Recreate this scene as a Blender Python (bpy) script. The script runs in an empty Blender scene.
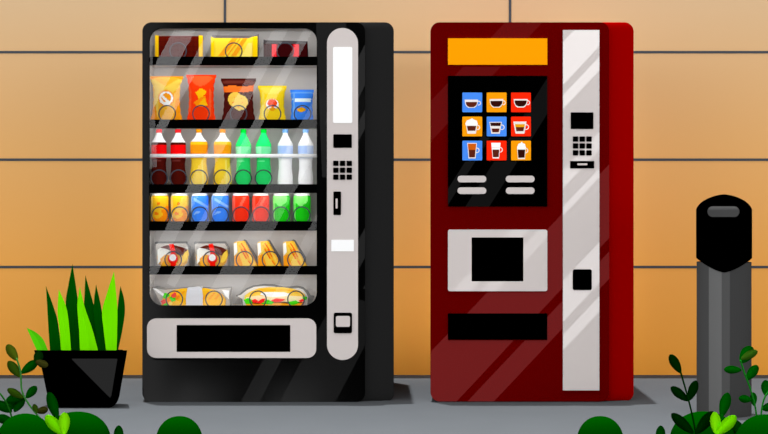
import bpy, bmesh, math, random
from mathutils import Vector, Matrix
from mathutils.geometry import tessellate_polygon
random.seed(4)
SC = bpy.context.scene
COL = SC.collection
# ------------------------------------------------------------------ camera frame
F, D, CX, HY = 1600.0, 8.0, 384.0, 196.0
H = 1.030                     # eye height, metres
WALL_Y = 1.207
def P(x, y, Y=0.0):
    s = (D + Y) / F
    return Vector(((x - CX) * s, Y, H + (HY - y) * s))
def S(Y=0.0): return (D + Y) / F
def floor_y_at(py): return F * H / (py - HY) - D      # depth of the floor seen at image row py

cam = bpy.data.cameras.new('camera'); camo = bpy.data.objects.new('camera', cam); COL.objects.link(camo)
cam.sensor_width = 36; cam.lens = 36 * F / 768.0; cam.shift_y = -(217 - HY) / 768.0
camo.location = (0, -D, H); camo.rotation_euler = (math.pi / 2, 0, 0)
cam.clip_end = 200
SC.camera = camo
SC.view_settings.view_transform = 'Standard'
SC.view_settings.look = 'None'

# ------------------------------------------------------------------ materials
K = 1.06
def lin(c, k=1.0):
    out = []
    for v in c:
        v /= 255.0
        v = v / 12.92 if v <= 0.04045 else ((v + 0.055) / 1.055) ** 2.4
        out.append(v / (K * k))
    m_ = max(out)
    if m_ > .93 and min(out) < .6 * m_: out = [v * .93 / m_ for v in out]
    return (*[min(v, .93) for v in out], 1.0)
MC = {}
def mat(rgb, gloss=0.0, rough=0.0, tilt=(0.0, 0.14), haze=None, k=1.0, gcol=(1, 1, 1)):
    key = (tuple(rgb), gloss, rough, tilt, haze, k, K, gcol)
    if key in MC: return MC[key]
    m = bpy.data.materials.new('paint_%d' % len(MC)); m.use_nodes = True
    nt = m.node_tree; n = nt.nodes; n.clear()
    out = n.new('ShaderNodeOutputMaterial')
    d = n.new('ShaderNodeBsdfDiffuse'); d.inputs[0].default_value = lin(rgb, k)
    cur = d.outputs[0]
    def layer(cur, fac, rough, tilt):
        g = n.new('ShaderNodeBsdfGlossy'); g.inputs['Color'].default_value = (*gcol, 1)
        g.inputs['Roughness'].default_value = rough
        geo = n.new('ShaderNodeNewGeometry')
        a = n.new('ShaderNodeVectorMath'); a.operation = 'ADD'; a.inputs[1].default_value = (tilt[0], 0, tilt[1])
        nn = n.new('ShaderNodeVectorMath'); nn.operation = 'NORMALIZE'
        nt.links.new(geo.outputs['Normal'], a.inputs[0]); nt.links.new(a.outputs[0], nn.inputs[0])
        nt.links.new(nn.outputs[0], g.inputs['Normal'])
        mx = n.new('ShaderNodeMixShader'); mx.inputs[0].default_value = fac
        nt.links.new(cur, mx.inputs[1]); nt.links.new(g.outputs[0], mx.inputs[2])
        return mx.outputs[0]
    if gloss: cur = layer(cur, gloss, rough, tilt)
    if haze: cur = layer(cur, *haze)
    nt.links.new(cur, out.inputs[0])
    MC[key] = m
    return m
def glass_mat(fac, tilt):
    m = bpy.data.materials.new('clear_glass'); m.use_nodes = True
    nt = m.node_tree; n = nt.nodes; n.clear()
    out = n.new('ShaderNodeOutputMaterial'); t = n.new('ShaderNodeBsdfTransparent')
    g = n.new('ShaderNodeBsdfGlossy'); g.inputs['Roughness'].default_value = 0
    geo = n.new('ShaderNodeNewGeometry')
    a = n.new('ShaderNodeVectorMath'); a.operation = 'ADD'; a.inputs[1].default_value = (tilt[0], 0, tilt[1])
    nn = n.new('ShaderNodeVectorMath'); nn.operation = 'NORMALIZE'
    nt.links.new(geo.outputs['Normal'], a.inputs[0]); nt.links.new(a.outputs[0], nn.inputs[0])
    nt.links.new(nn.outputs[0], g.inputs['Normal'])
    mx = n.new('ShaderNodeMixShader'); mx.inputs[0].default_value = fac
    nt.links.new(t.outputs[0], mx.inputs[1]); nt.links.new(g.outputs[0], mx.inputs[2])
    nt.links.new(mx.outputs[0], out.inputs[0])
    return m
def film_mat(rgb, fac):
    m = bpy.data.materials.new('clear_film'); m.use_nodes = True
    nt = m.node_tree; n = nt.nodes; n.clear()
    out = n.new('ShaderNodeOutputMaterial'); t = n.new('ShaderNodeBsdfTransparent')
    d = n.new('ShaderNodeBsdfDiffuse'); d.inputs[0].default_value = lin(rgb)
    mx = n.new('ShaderNodeMixShader'); mx.inputs[0].default_value = fac
    nt.links.new(t.outputs[0], mx.inputs[1]); nt.links.new(d.outputs[0], mx.inputs[2])
    nt.links.new(mx.outputs[0], out.inputs[0])
    return m

# ------------------------------------------------------------------ mesh helpers
class MB:
    def __init__(s): s.v = []; s.f = []; s.m = []
    def add(s, verts, faces, mi=0):
        b = len(s.v); s.v += [Vector(p) for p in verts]
        for f in faces: s.f.append(tuple(b + i for i in f)); s.m.append(mi)
        return s
    def plate(s, loops, y0, y1, mi=0):
        """loops: outer + holes as lists of world (x,z); solid between depths y0 (front) and y1."""
        flat = [p for l in loops for p in l]; n = len(flat)
        tris = tessellate_polygon([[Vector((x, z, 0)) for x, z in l] for l in loops])
        v = [(x, y0, z) for x, z in flat] + [(x, y1, z) for x, z in flat]
        f = [tuple(t) for t in tris] + [tuple(i + n for i in reversed(t)) for t in tris]
        b = 0
        for l in loops:
            c = len(l)
            for i in range(c):
                j = (i + 1) % c
                f.append((b + i, b + j, b + j + n, b + i + n))
            b += c
        return s.add(v, f, mi)
    def tube(s, pts, r, mi=0, seg=8, closed=False):
        n = len(pts); pts = [Vector(p) for p in pts]; vs = []; fs = []
        rr = r if isinstance(r, (list, tuple)) else [r] * n
        up = None
        for i, p in enumerate(pts):
            t = (pts[(i + 1) % n] - pts[i - 1]) if closed else (pts[min(i + 1, n - 1)] - pts[max(i - 1, 0)])
            t.normalize()
            if up is None: up = t.orthogonal().normalized()
            up = (up - t * up.dot(t)).normalized(); w = t.cross(up)
            for k in range(seg):
                a = 2 * math.pi * k / seg
                vs.append(p + (up * math.cos(a) + w * math.sin(a)) * rr[i])
        for i in range(n if closed else n - 1):
            j = (i + 1) % n
            for k in range(seg):
                l = (k + 1) % seg
                fs.append((i * seg + k, i * seg + l, j * seg + l, j * seg + k))
        if not closed:
            fs.append(tuple(range(seg - 1, -1, -1))); fs.append(tuple((n - 1) * seg + k for k in range(seg)))
        return s.add(vs, fs, mi)
    def lathe(s, prof, c, mf=None, seg=28):
        """prof: (radius, z) from bottom to top; mf(theta, i) gives the material of a cell."""
        vs = []
        for r, z in prof:
            for k in range(seg):
                a = 2 * math.pi * k / seg
                vs.append((c[0] + r * math.cos(a), c[1] + r * math.sin(a), z))
        b = len(s.v); s.v += [Vector(p) for p in vs]
        for i in range(len(prof) - 1):
            for k in range(seg):
                l = (k + 1) % seg
                s.f.append((b + i * seg + k, b + i * seg + l, b + (i + 1) * seg + l, b + (i + 1) * seg + k))
                s.m.append(mf(2 * math.pi * (k + .5) / seg, i) if mf else 0)
        m0 = s.m[-seg * (len(prof) - 1)]; m1 = s.m[-1]
        s.f.append(tuple(b + k for k in range(seg - 1, -1, -1))); s.m.append(m0)
        s.f.append(tuple(b + (len(prof) - 1) * seg + k for k in range(seg))); s.m.append(m1)
        return s
    def build(s, name, mats, parent=None, base=None, smooth=False, recalc=True):
        if not isinstance(mats, (list, tuple)): mats = [mats]
        base = Vector(base) if base is not None else (BASE[parent] if parent else Vector((0, 0, 0)))
        me = bpy.data.meshes.new(name)
        me.from_pydata([tuple(p - base) for p in s.v], [], s.f)
        for m in mats: me.materials.append(m)
        for p, mi in zip(me.polygons, s.m): p.material_index = mi; p.use_smooth = smooth
        if recalc:
            bm = bmesh.new(); bm.from_mesh(me)
            bmesh.ops.recalc_face_normals(bm, faces=bm.faces)
            bm.to_mesh(me); bm.free()
        me.update()
        o = bpy.data.objects.new(name, me); COL.objects.link(o)
        if parent: o.parent = parent
        else: o.location = base
        BASE[o] = base
        return o
BASE = {}
def tag(o, label=None, cat=None, group=None, kind=None):
    if label: o['label'] = label
    if cat: o['category'] = cat
    if group: o['group'] = group
    if kind: o['kind'] = kind
    return o
def thing(name, label, cat, base, group=None):
    o = bpy.data.objects.new(name, None); COL.objects.link(o); o.location = base
    o.empty_display_size = .1
    BASE[o] = Vector(base)
    return tag(o, label, cat, group)
def dup(root, dx, label, dy=0):
    r = root.copy(); COL.objects.link(r); r.location = root.location + Vector((dx, dy, 0)); r['label'] = label
    for ch in list(root.children):
        c = ch.copy(); COL.objects.link(c); c.parent = r
        for g in list(ch.children):
            d = g.copy(); COL.objects.link(d); d.parent = c
    return r
def rr(x0, y0, x1, y1, r=0, n=7):
    if r <= 0: return [(x0, y0), (x1, y0), (x1, y1), (x0, y1)]
    pts = []
    for cx, cy, a0 in ((x1 - r, y0 + r, -90), (x1 - r, y1 - r, 0), (x0 + r, y1 - r, 90), (x0 + r, y0 + r, 180)):
        for i in range(n + 1):
            a = math.radians(a0 + 90 * i / n)
            pts.append((cx + r * math.cos(a), cy + r * math.sin(a)))
    return pts
def W(poly, Y=0.0):           # image polygon -> world (x,z) on the plane at depth Y
    return [(P(x, y, Y).x, P(x, y, Y).z) for x, y in poly]
def circ(cx, cy, r, n=24, ry=None):
    return [(cx + r * math.cos(2 * math.pi * i / n), cy + (ry or r) * math.sin(2 * math.pi * i / n)) for i in range(n)]
def plate(name, poly, Y0, Y1, m, parent, holes=(), Yp=None):
    yp = Y0 if Yp is None else Yp
    mb = MB().plate([W(poly, yp)] + [W(h, yp) for h in holes], Y0, Y1)
    return mb.build(name, m, parent)
def picture(name, poly, Y0, Y1, layers, mats, parent, step=.0006):
    """solid plate with flat printed shapes lying on its front"""
    mb = MB().plate([W(poly, Y0)], Y0, Y1, 0)
    for i, (pl, mi) in enumerate(layers):
        y = Y0 - step * (i + 1)
        mb.plate([W(pl, y)], y, y + step * .9, mi)
    return mb.build(name, mats, parent)
def inpoly(x, y, poly):
    c = False; n = len(poly)
    for i in range(n):
        x1, y1 = poly[i]; x2, y2 = poly[i - 1]
        if (y1 > y) != (y2 > y) and x < (x2 - x1) * (y - y1) / (y2 - y1) + x1: c = not c
    return c
def pillow(name, outline, y0, y1, Yc, bulge, mf, mats, parent, nu=36, nv=44):
    """bag: outline(y)->(xl,xr) in image units, puffed front and back, cells coloured by mf(x,y)"""
    mb = MB()
    for side in (-1, 1):
        vs = []; fs = []; ms = []
        for j in range(nv + 1):
            y = y0 + (y1 - y0) * j / nv; xl, xr = outline(y); t = j / nv
            for i in range(nu + 1):
                u = i / nu
                b = bulge * (max(0, math.sin(math.pi * u)) ** .6) * (max(0, math.sin(math.pi * min(1, t * 1.02))) ** .55)
                q = P(xl + (xr - xl) * u, y, Yc); q.y = Yc + side * b
                vs.append(q)
        b0 = len(mb.v); mb.v += vs
        for j in range(nv):
            for i in range(nu):
                a = b0 + j * (nu + 1) + i
                mb.f.append((a, a + 1, a + nu + 2, a + nu + 1))
                y = y0 + (y1 - y0) * (j + .5) / nv; xl, xr = outline(y)
                mb.m.append(mf(xl + (xr - xl) * (i + .5) / nu, y))
    return mb.build(name, mats, parent, smooth=True)
def layers_mf(layers):
    def f(x, y):
        m = 0
        for pl, mi in layers:
            if inpoly(x, y, pl): m = mi
        return m
    return f
def interp(pts):
    def f(t):
        if t <= pts[0][0]: return pts[0][1]
        for (a, va), (b, vb) in zip(pts, pts[1:]):
            if t <= b: return va + (vb - va) * (t - a) / (b - a)
        return pts[-1][1]
    return f

# ------------------------------------------------------------------ the setting
FRONT_Y = -16.0
mb = MB()
zt = 2.3
mb.add([(-8, WALL_Y, 0), (8, WALL_Y, 0), (8, WALL_Y, zt), (-8, WALL_Y, zt)], [(0, 1, 2, 3)], 0)
sw = S(WALL_Y); hw = 1.25 * sw
def wz(y): return H + (HY - y) * sw
for y in (52.2, 159.7, 267.0):
    z = wz(y); mb.add([(-8, WALL_Y - .004, z - hw), (8, WALL_Y - .004, z - hw), (8, WALL_Y - .004, z + hw), (-8, WALL_Y - .004, z + hw)], [(0, 1, 2, 3)], 1)
for k in range(-4, 5):
    x = (225 + 285 * k - CX) * sw
    mb.add([(x - hw, WALL_Y - .0045, 0), (x + hw, WALL_Y - .0045, 0), (x + hw, WALL_Y - .0045, zt), (x - hw, WALL_Y - .0045, zt)], [(0, 1, 2, 3)], 1)
wm = bpy.data.materials.new('light_evened_ombre'); wm.use_nodes = True
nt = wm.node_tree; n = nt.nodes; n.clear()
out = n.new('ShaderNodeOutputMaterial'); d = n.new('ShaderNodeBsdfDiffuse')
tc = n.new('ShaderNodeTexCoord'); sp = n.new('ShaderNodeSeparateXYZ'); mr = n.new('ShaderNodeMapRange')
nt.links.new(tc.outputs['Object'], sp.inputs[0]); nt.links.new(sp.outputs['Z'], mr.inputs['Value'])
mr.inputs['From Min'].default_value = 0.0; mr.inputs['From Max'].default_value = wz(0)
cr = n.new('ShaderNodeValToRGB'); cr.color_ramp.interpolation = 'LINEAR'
WALL_STOPS = [(0.0, (215, 146, 56), .68), (.3, (214, 152, 76), .75), (.62, (213, 163, 103), .86), (1.0, (213, 180, 140), 1.05)]  # hue graded by height; lower stops brightened to make up for weaker light
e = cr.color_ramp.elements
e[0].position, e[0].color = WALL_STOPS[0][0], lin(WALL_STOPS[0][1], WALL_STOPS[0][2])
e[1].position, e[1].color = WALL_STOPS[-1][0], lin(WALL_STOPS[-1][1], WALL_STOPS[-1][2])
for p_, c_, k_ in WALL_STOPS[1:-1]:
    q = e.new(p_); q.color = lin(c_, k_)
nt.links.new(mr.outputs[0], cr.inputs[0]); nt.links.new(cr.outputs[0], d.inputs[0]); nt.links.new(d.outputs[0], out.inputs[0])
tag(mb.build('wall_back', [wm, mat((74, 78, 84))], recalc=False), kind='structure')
mb = MB().add([(-8, FRONT_Y, 0), (8, FRONT_Y, 0), (8, WALL_Y, 0), (-8, WALL_Y, 0)], [(0, 1, 2, 3)])
fm = bpy.data.materials.new('grey_concrete'); fm.use_nodes = True
nt = fm.node_tree; n = nt.nodes; n.clear()
out = n.new('ShaderNodeOutputMaterial'); d = n.new('ShaderNodeBsdfDiffuse')
nz = n.new('ShaderNodeTexNoise'); nz.inputs['Scale'].default_value = 60
cr = n.new('ShaderNodeValToRGB'); e = cr.color_ramp.elements
e[0].color = lin((76, 79, 82)); e[1].color = lin((80, 83, 86))
nt.links.new(nz.outputs['Fac'], cr.inputs[0]); nt.links.new(cr.outputs[0], d.inputs[0]); nt.links.new(d.outputs[0], out.inputs[0])
tag(mb.build('floor', fm, recalc=False), kind='structure')

# ------------------------------------------------------------------ shared paints
BLACK = mat((0, 0, 0))
SILVER = (203, 194, 191)
TG, TB, TS, TP, TK, TH = (0.0, .30), (0.0, .30), (.12, .30), (.235, .30), (.30, .30), (0.0, .475)
TD, TPOT = (-.10, .30), (.09, .30)
WHITE = mat((252, 252, 252))
silver_plain = mat(SILVER)
wire = mat((70, 74, 84))

def loft(sections, mb):
    n = len(sections[0])
    vs = [v for s_ in sections for v in s_]
    fs = []
    for k in range(len(sections) - 1):
        for i in range(n):
            j = (i + 1) % n
            fs.append((k * n + i, k * n + j, (k + 1) * n + j, (k + 1) * n + i))
    fs.append(tuple((len(sections) - 1) * n + i for i in range(n)))
    mb.add(vs, fs)
def sec(poly, Y):
    r = []
    for x, y in poly:
        q = P(x, y, Y); q.z = max(q.z, 0.0); r.append(q)
    return r

# ------------------------------------------------------------------ snack machine
base = Vector((P(253, 0, 0).x, .6, 0))
vm = thing('vending_machine', 'tall black glass-fronted snack and drink vending machine with silver control strip', 'vending machine', base)
win = rr(149, 28, 316.7, 305.7, 13)
door_m = mat((0, 0, 0), gloss=.008, tilt=TD, haze=(.02, .10, TH))
plate('door', rr(142.3, 22.3, 365, 402, 9), 0, .03, door_m, vm, holes=[win])
mb = MB()
loft([sec(rr(143, 23, 364.5, 401.5, 9), .03), sec(rr(143.2, 22.3, 393.8, 402.2, 9), .065), sec(rr(152, 40, 391.5, 402, 9), .85)], mb)
mb.build('cabinet', mat((33, 33, 33)), vm)
# interior liner: open-fronted box
liner_m = mat((218, 214, 211))
x0, x1 = P(147.5, 0, .03).x, P(318, 0, .03).x; z0, z1 = P(0, 307.5, .03).z, P(0, 26.5, .03).z
yb = .27
MB().add([(x0, .03, z0), (x1, .03, z0), (x1, .03, z1), (x0, .03, z1), (x0, yb, z0), (x1, yb, z0), (x1, yb, z1), (x0, yb, z1)],
         [(4, 5, 6, 7), (0, 1, 5, 4), (3, 7, 6, 2), (0, 4, 7, 3), (1, 2, 6, 5)]).build('interior_liner', liner_m, vm, recalc=False)
mbg = MB(); pts = W(rr(148.6, 27.6, 317.1, 306.1, 13), .01)
tr = tessellate_polygon([[Vector((a, b, 0)) for a, b in pts]])
mbg.add([(a, .01, b) for a, b in pts], [tuple(t) for t in tr])
g = mbg.build('glass_pane', glass_mat(.055, TG), vm, recalc=False)
if g.data.polygons[0].normal.y > 0: g.data.flip_normals()
LIP_TOP = [56.6, 119.5, 184.2, 221.3, 266.0, 305.7]
LIP_BOT = [65.2, 128.2, 193.0, 230.7, 274.6, 310.0]
Z0 = []                        # height of each lip's top edge
for t, b in zip(LIP_TOP, LIP_BOT):
    ztop = P(0, t, .02).z; zbot = P(0, b, .02).z; Z0.append(ztop)
    if t < 300:
        s_ = MB().add([], [])
        s_.plate([[(x0 + .002, ztop - .012), (x1 - .002, ztop - .012), (x1 - .002, zbot + .006), (x0 + .002, zbot + .006)]], .035, yb - .002)
        sh = s_.build('shelf', liner_m, vm)
        plate('shelf_edge', rr(148.0, t, 317.6, b), .02, .034, BLACK, sh)
    else:
        s_ = MB().plate([[(x0 + .002, ztop - .012), (x1 - .002, ztop - .012), (x1 - .002, z0 + .001), (x0 + .002, z0 + .001)]], .035, yb - .002)
        s_.build('shelf', liner_m, vm)
def coil(px, row, r=8.3):
    zc = Z0[row] + .030; R = r * S(.05); x = P(px, 0, .05).x
    pts = []
    def loop(yA, yB, a0, a1, k):
        for i in range(k + 1):
            t = i / k; a = math.radians(a0 + (a1 - a0) * t)
            pts.append((x + R * math.sin(a), yA + (yB - yA) * t, zc - R * math.cos(a)))
    loop(.047, .052, 0, 360, 40)
    pts.append((x, .08, zc - R)); pts.append((x, .2, zc - R))
    MB().tube(pts, .0031, seg=6).build('coil', wire, vm, smooth=True)
COILS = [(178.0, 0), (233.7, 0), (285.2, 0),
         (167.2, 1), (201.0, 1), (238.5, 1), (272.5, 1), (302.5, 1),
         (159.2, 2), (178.5, 2), (198.9, 2), (222.3, 2), (243.2, 2), (263.5, 2), (285.2, 2), (305.7, 2),
         (160.0, 3), (179.8, 3), (199.8, 3), (220.0, 3), (241.0, 3), (261.0, 3), (281.0, 3), (301.8, 3),
         (173.2, 4), (211.5, 4), (244.5, 4), (270.5, 4), (296.0, 4),
         (174.4, 5), (214.0, 5), (258.0, 5), (296.0, 5)]
for c_ in COILS:
    if c_[1] == 2 and c_[0] > 280: continue
    coil(*c_)
MB().tube([P(148.2, 155.8, .05), P(317.4, 155.8, .05)], 1.9 * S(.05), seg=10).build('retaining_bar', mat((255, 255, 255), k=.7), vm, smooth=True)
# control strip
cp = plate('control_panel', rr(327, 28, 358, 360, 15.4, 14), -.012, .001, silver_plain, vm)
tag(plate('label_plate', rr(333, 47, 352.3, 123, 1.5), -.015, -.0125, WHITE, cp), 'tall blank white plate')
plate('display', rr(333.3, 134.3, 351.8, 147.8, .8), -.016, -.0125, BLACK, cp)
for i in range(3):
    for j in range(3):
        kx, ky = 333.2 + 6.75 * i, 160.7 + 6.9 * j
        plate('key', rr(kx, ky, kx + 5.2, ky + 5.2, .6), -.018, -.0125, BLACK, cp)
cs = plate('coin_slot', rr(333.4, 191.5, 341, 215, .8), -.016, -.0125, BLACK, vm)
plate('slot_insert', rr(335.6, 198.5, 337.6, 208.5, .5), -.0172, -.0162, silver_plain, cs)
tag(plate('label_plate', rr(331.3, 239.8, 353.8, 251.3, .5), -.015, -.0125, WHITE, cp), 'small blank white plate')
cr_ = plate('coin_return', rr(333.7, 312.7, 352, 333.3, 2), -.017, -.0125, BLACK, vm)
plate('return_flap', rr(335.9, 316, 350, 326.8, 1.6), -.019, -.0172, silver_plain, cr_)
dt = plate('delivery_tray', rr(147, 318.5, 316.2, 358, 9), -.012, .001, silver_plain, vm, holes=[rr(176.5, 325, 290.4, 352)])
plate('tray_flap', rr(176, 324.5, 291, 352.5), -.006, .0005, BLACK, dt)

# ------------------------------------------------------------------ products
K = .80
YP = .115
def pbase(xpx, row, Y=YP): return Vector((P(xpx, 0, Y).x, Y, Z0[row] - .0065))
def pbot(row, Y):                     # image row of a product's foot
    return HY + (H - (Z0[row] - .0065)) / S(Y)
G1 = 'chocolate bars on the top shelf'
# top shelf
Yb = .085
b = pbot(0, Yb)
t = thing('chocolate_bar', 'dark brown chocolate bar with thin gold strip at each end', 'chocolate bar', pbase(178.6, 0, Yb), G1)
lay = []
for k in range(1, 4): lay.append((rr(158.5, 36 + 5.2 * k, 199, 36.5 + 5.2 * k), 1))
for k in range(1, 6): lay.append((rr(158 + 7 * k, 36.5, 158.5 + 7 * k, b), 1))
picture('wrapper', rr(158, 36, 199, b), Yb, Yb + .04, lay, [mat((78, 12, 4)), mat((64, 8, 2))], t)
for xa in (155, 198.8):
    plate('foil_end', rr(xa, 35.4, xa + 3.5, b), Yb - .003, Yb + .03, mat((250, 196, 20)), t)
t = thing('chocolate_bar', 'yellow wrapped bar with slanting orange stripes', 'chocolate bar', pbase(233.8, 0, Yb), G1)
yel = [(210.8, 36.6), (214, 38), (249, 38.2), (252.5, 36.8), (257.3, 36), (257.3, b), (210.8, b)]
lay = [([(232.0, 38.2), (238, 38.2), (224, 56), (218, 56)], 1), ([(243, 38.2), (247.5, 38.2), (236, 56), (231, 56)], 1),
       ([(239.3, 38.2), (241, 38.2), (228, 56), (226.5, 56)], 1), ([(248, 43), (252, 43), (252, 57), (241, 57)], 2),
       ([(211, 38), (214, 38), (214, 58), (211, 58)], 3), ([(253, 37), (257, 36.5), (257, 58), (253, 58)], 3)]
picture('wrapper', yel, Yb, Yb + .04, lay, [mat((255, 222, 56)), mat((246, 160, 28)), mat((255, 232, 110)), mat((252, 208, 6))], t)
plate('bar_shadow', [(212, 35.2), (254, 35.8), (258.8, 34), (258.8, b), (212, b)], Yb + .041, Yb + .05, mat((96, 92, 100)), t)  # grey plate painted as the yellow bar's drop shadow
t = thing('chocolate_bar', 'dark bar with two upright red bands, in the right corner of the top shelf', 'chocolate bar', pbase(285.5, 0, Yb), G1)
lay = [(rr(271.8, 44.2, 278, b), 1), (rr(276.4, 44.2, 278, b), 2), (rr(293, 44.2, 299, b), 1), (rr(291.8, 44.2, 293.4, b), 2)]
picture('wrapper', [(263.6, 44.5), (266, 43.6), (304, 44), (307.3, 43), (307.3, b), (263.6, b)], Yb, Yb + .04, lay, [mat((48, 4, 6)), mat((228, 44, 54)), mat((130, 8, 14))], t)
plate('bar_shadow', [(263.5, 39.3), (265.5, 40.2), (307.5, 41.2), (308.4, b), (263.5, b)], Yb + .041, Yb + .05, mat((66, 62, 64)), t)  # drop shadow behind the dark bar, put in as a grey plate

# chip bags
G2 = 'crisp bags on the second shelf'
Yc = .125
b = pbot(1, Yc)
def bag(label, xl, xr, top, waist, layers, mats, seal_mi):
    w = xr - xl
    f = interp([(top, 0), (top + 2.8, .02 * w), (top + 9, waist * .8), ((top + b) / 2, waist), (b - 9, waist * .7), (b - 2, .02 * w), (b, 0)])
    t = thing('crisp_bag', label, 'crisp bag', pbase((xl + xr) / 2, 1, Yc), G2)
    def ol(y):
        g = f(y) + .25 * math.sin(y * .9)
        return xl + g, xr - g
    lay = layers
    pillow('bag', ol, top, b, Yc, .032, layers_mf(lay), mats, t)
    mb = MB()
    zt_ = P(0, top - .3, Yc).z; zb_ = P(0, top + 2.6, Yc).z
    xa, xb = P(xl, 0, Yc).x, P(xr, 0, Yc).x
    mb.plate([[(xa, zb_), (xb, zb_), (xb, zt_), (xa, zt_)]], Yc - .006, Yc + .003)
    mb.build('top_seal', mats[seal_mi], t)
    return t
def blob(cx, cy, r, k=.18, n=14, seed=0):
    rnd = random.Random(seed)
    return [(cx + r * (1 + rnd.uniform(-k, k)) * math.cos(2 * math.pi * i / n), cy + r * (1 + rnd.uniform(-k, k)) * math.sin(2 * math.pi * i / n)) for i in range(n)]
bag('orange-yellow crisp bag with a round white ring badge', 149.8, 183.2, 76.6, 3.6,
    [([(150, 76), (166.5, 87), (183, 76), (181, 86), (172, 94), (160, 94), (152, 86)], 1), ([(155, 84), (160, 90), (158, 119), (154, 119)], 4), ([(176, 100), (182, 96), (183, 121), (174, 121)], 2), ([(150, 110), (156, 105), (158, 122), (149, 122)], 2), (circ(166.8, 98.3, 8.0), 3), (circ(166.8, 98.5, 6.9), 5), (circ(167, 98, 4.6), 2), ([(161, 96), (163, 95), (172, 103), (170, 105)], 5)],
    [mat((255, 190, 48)), mat((255, 216, 84)), mat((250, 160, 20)), mat((248, 150, 40)), mat((255, 220, 100)), mat((250, 250, 246))], 2)
bag('red crisp bag with yellow corn chips printed on the front', 186.4, 216.2, 75.2, 2.6,
    [([(187, 76), (216, 76), (206, 85), (201, 87), (196, 85)], 1), ([(189, 86), (192, 92), (191, 112), (188, 112)], 1), ([(210, 88), (212, 92), (211, 116), (208, 116)], 1), ([(196, 92.5), (199, 91), (201, 88.5), (205.5, 90.5), (207, 92), (202, 99.5), (200, 100.5)], 2), ([(203, 97), (206, 96.5), (208, 106), (198, 107), (194, 103)], 3), ([(204.8, 98), (208.2, 106), (199.5, 105)], 2)],
    [mat((246, 58, 10)), mat((255, 96, 44)), mat((255, 190, 14)), mat((246, 140, 10))], 0)
bag('dark brown crisp bag with orange band and two yellow potato crisps', 221, 256, 78.8, 3.2,
    [([(222, 81), (255, 81), (255, 84.5), (222, 83.5)], 3), ([(223, 87), (232, 85.5), (244, 87), (254, 85), (254, 91), (244, 93), (233, 92), (224, 93)], 1), (blob(236, 100, 7.6, .06), 2), (blob(240.5, 103, 7.8, .06, seed=2), 4), (circ(235, 98, .7), 1), (circ(243, 103, .7), 1), (circ(239, 107, .7), 1), (circ(242, 98.6, .6), 1), (circ(233.5, 103, .6), 1)],
    [mat((66, 16, 12)), mat((222, 104, 30)), mat((250, 204, 76)), mat((92, 36, 28)), mat((255, 216, 96))], 0)
bag('bright yellow crisp bag with red tomato on a white disc', 258, 286.6, 86, 2.6,
    [([(259, 88), (286, 88), (278, 94), (266, 94)], 1), (rr(262, 92, 264.5, 118), 1), (circ(272.7, 104.5, 7, ry=5.8), 3), (circ(272.7, 104.6, 6.4, ry=5.4), 2), (circ(272.7, 103.5, 4.8, ry=4.2), 4), (circ(272.7, 109.3, 3.3, ry=1.9), 3), ([(272, 98), (273.4, 98), (273.2, 101), (272.4, 101)], 3)],
    [mat((255, 218, 28)), mat((255, 230, 84)), mat((252, 250, 240)), mat((250, 166, 20)), mat((238, 70, 22))], 0)
bag('small blue crisp bag with a pale band and yellow crisps', 290.2, 313.8, 90, 1.4,
    [(rr(290, 92.3, 314, 93.6), 1), (rr(293, 98.6, 311, 102.4), 2), ([(297, 109), (302, 107.4), (306.5, 109.5), (305, 111.5), (301.5, 112.5), (298, 111.5)], 3), (rr(293.2, 93, 295, 118), 1)],
    [mat((60, 136, 244)), mat((110, 170, 250)), mat((206, 222, 250)), mat((252, 180, 20))], 0)

# bottles
G3 = 'drink bottles on the third shelf'
Yc = .115
def zrow(y, Y=Yc): return P(0, y, Y).z
bb = pbot(2, Yc)
def bottle(label, cx, hw, prof, bands, cap, mats):
    """prof: (half width px, image row) top to bottom; bands: (row, material) from top"""
    t = thing('drink_bottle', label, 'bottle', pbase(cx, 2, Yc), G3)
    c = (P(cx, 0, Yc).x, Yc); s = S(Yc)
    f = interp([(y, w) for w, y in prof])
    y0_, y1_ = prof[0][1], bb
    N = 64
    rows = [y1_ + (y0_ - y1_) * i / N for i in range(N + 1)]
    pr = [(f(y) * s, zrow(y)) for y in rows]
    def mf(th, i):
        y = (rows[i] + rows[i + 1]) / 2
        if callable(bands): return bands(math.degrees(th), y)
        m = bands[0][1]
        for yy, mi in bands:
            if y >= yy: m = mi
        return m
    MB().lathe(pr, c, mf).build('bottle', mats, t, smooth=True)
    MB().lathe([(2.9 * s, zrow(132.8)), (3.0 * s, zrow(132.2)), (3.0 * s, zrow(129.7)), (2.6 * s, zrow(129.2))], c).build('cap', cap, t, smooth=True)
    return t
slim = [(2.5, 132.6), (2.7, 134), (4.2, 137.5), (7.0, 142), (7.7, 144), (7.7, 157), (7.4, 159), (6.9, 163), (7.1, 168), (7.7, 173), (7.8, 180), (7.2, bb)]
rw = [mat((232, 226, 226)), mat((70, 12, 6)), mat((252, 10, 14)), mat((104, 40, 36))]
def cola(th, y):
    if y < 142.4: return 0
    if y < 145.2: return 1
    if y < 158.4: return 2
    if y < 159.6: return 1
    if 160.2 < y < 161.4 and 200 < th < 300: return 3
    return 1
t = bottle('dark cola bottle with red label, at the left end of the bottle row', 159.0, 7.8, slim, cola, mat((250, 40, 44)), rw)
dup(t, (178.2 - 159) * S(Yc), 'dark cola bottle with red label, beside the first orange soda bottle')
wide = [(2.5, 132.6), (2.8, 134.5), (4.6, 138), (8.3, 142), (8.9, 144), (8.9, 146), (8.6, 154), (7.6, 161), (7.6, 164), (8.6, 172), (9.4, 178), (9.2, 182), (8.4, bb)]
rw = [mat((240, 238, 236)), mat((250, 196, 30)), mat((250, 160, 18)), mat((255, 216, 52)), mat((255, 232, 104))]
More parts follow.
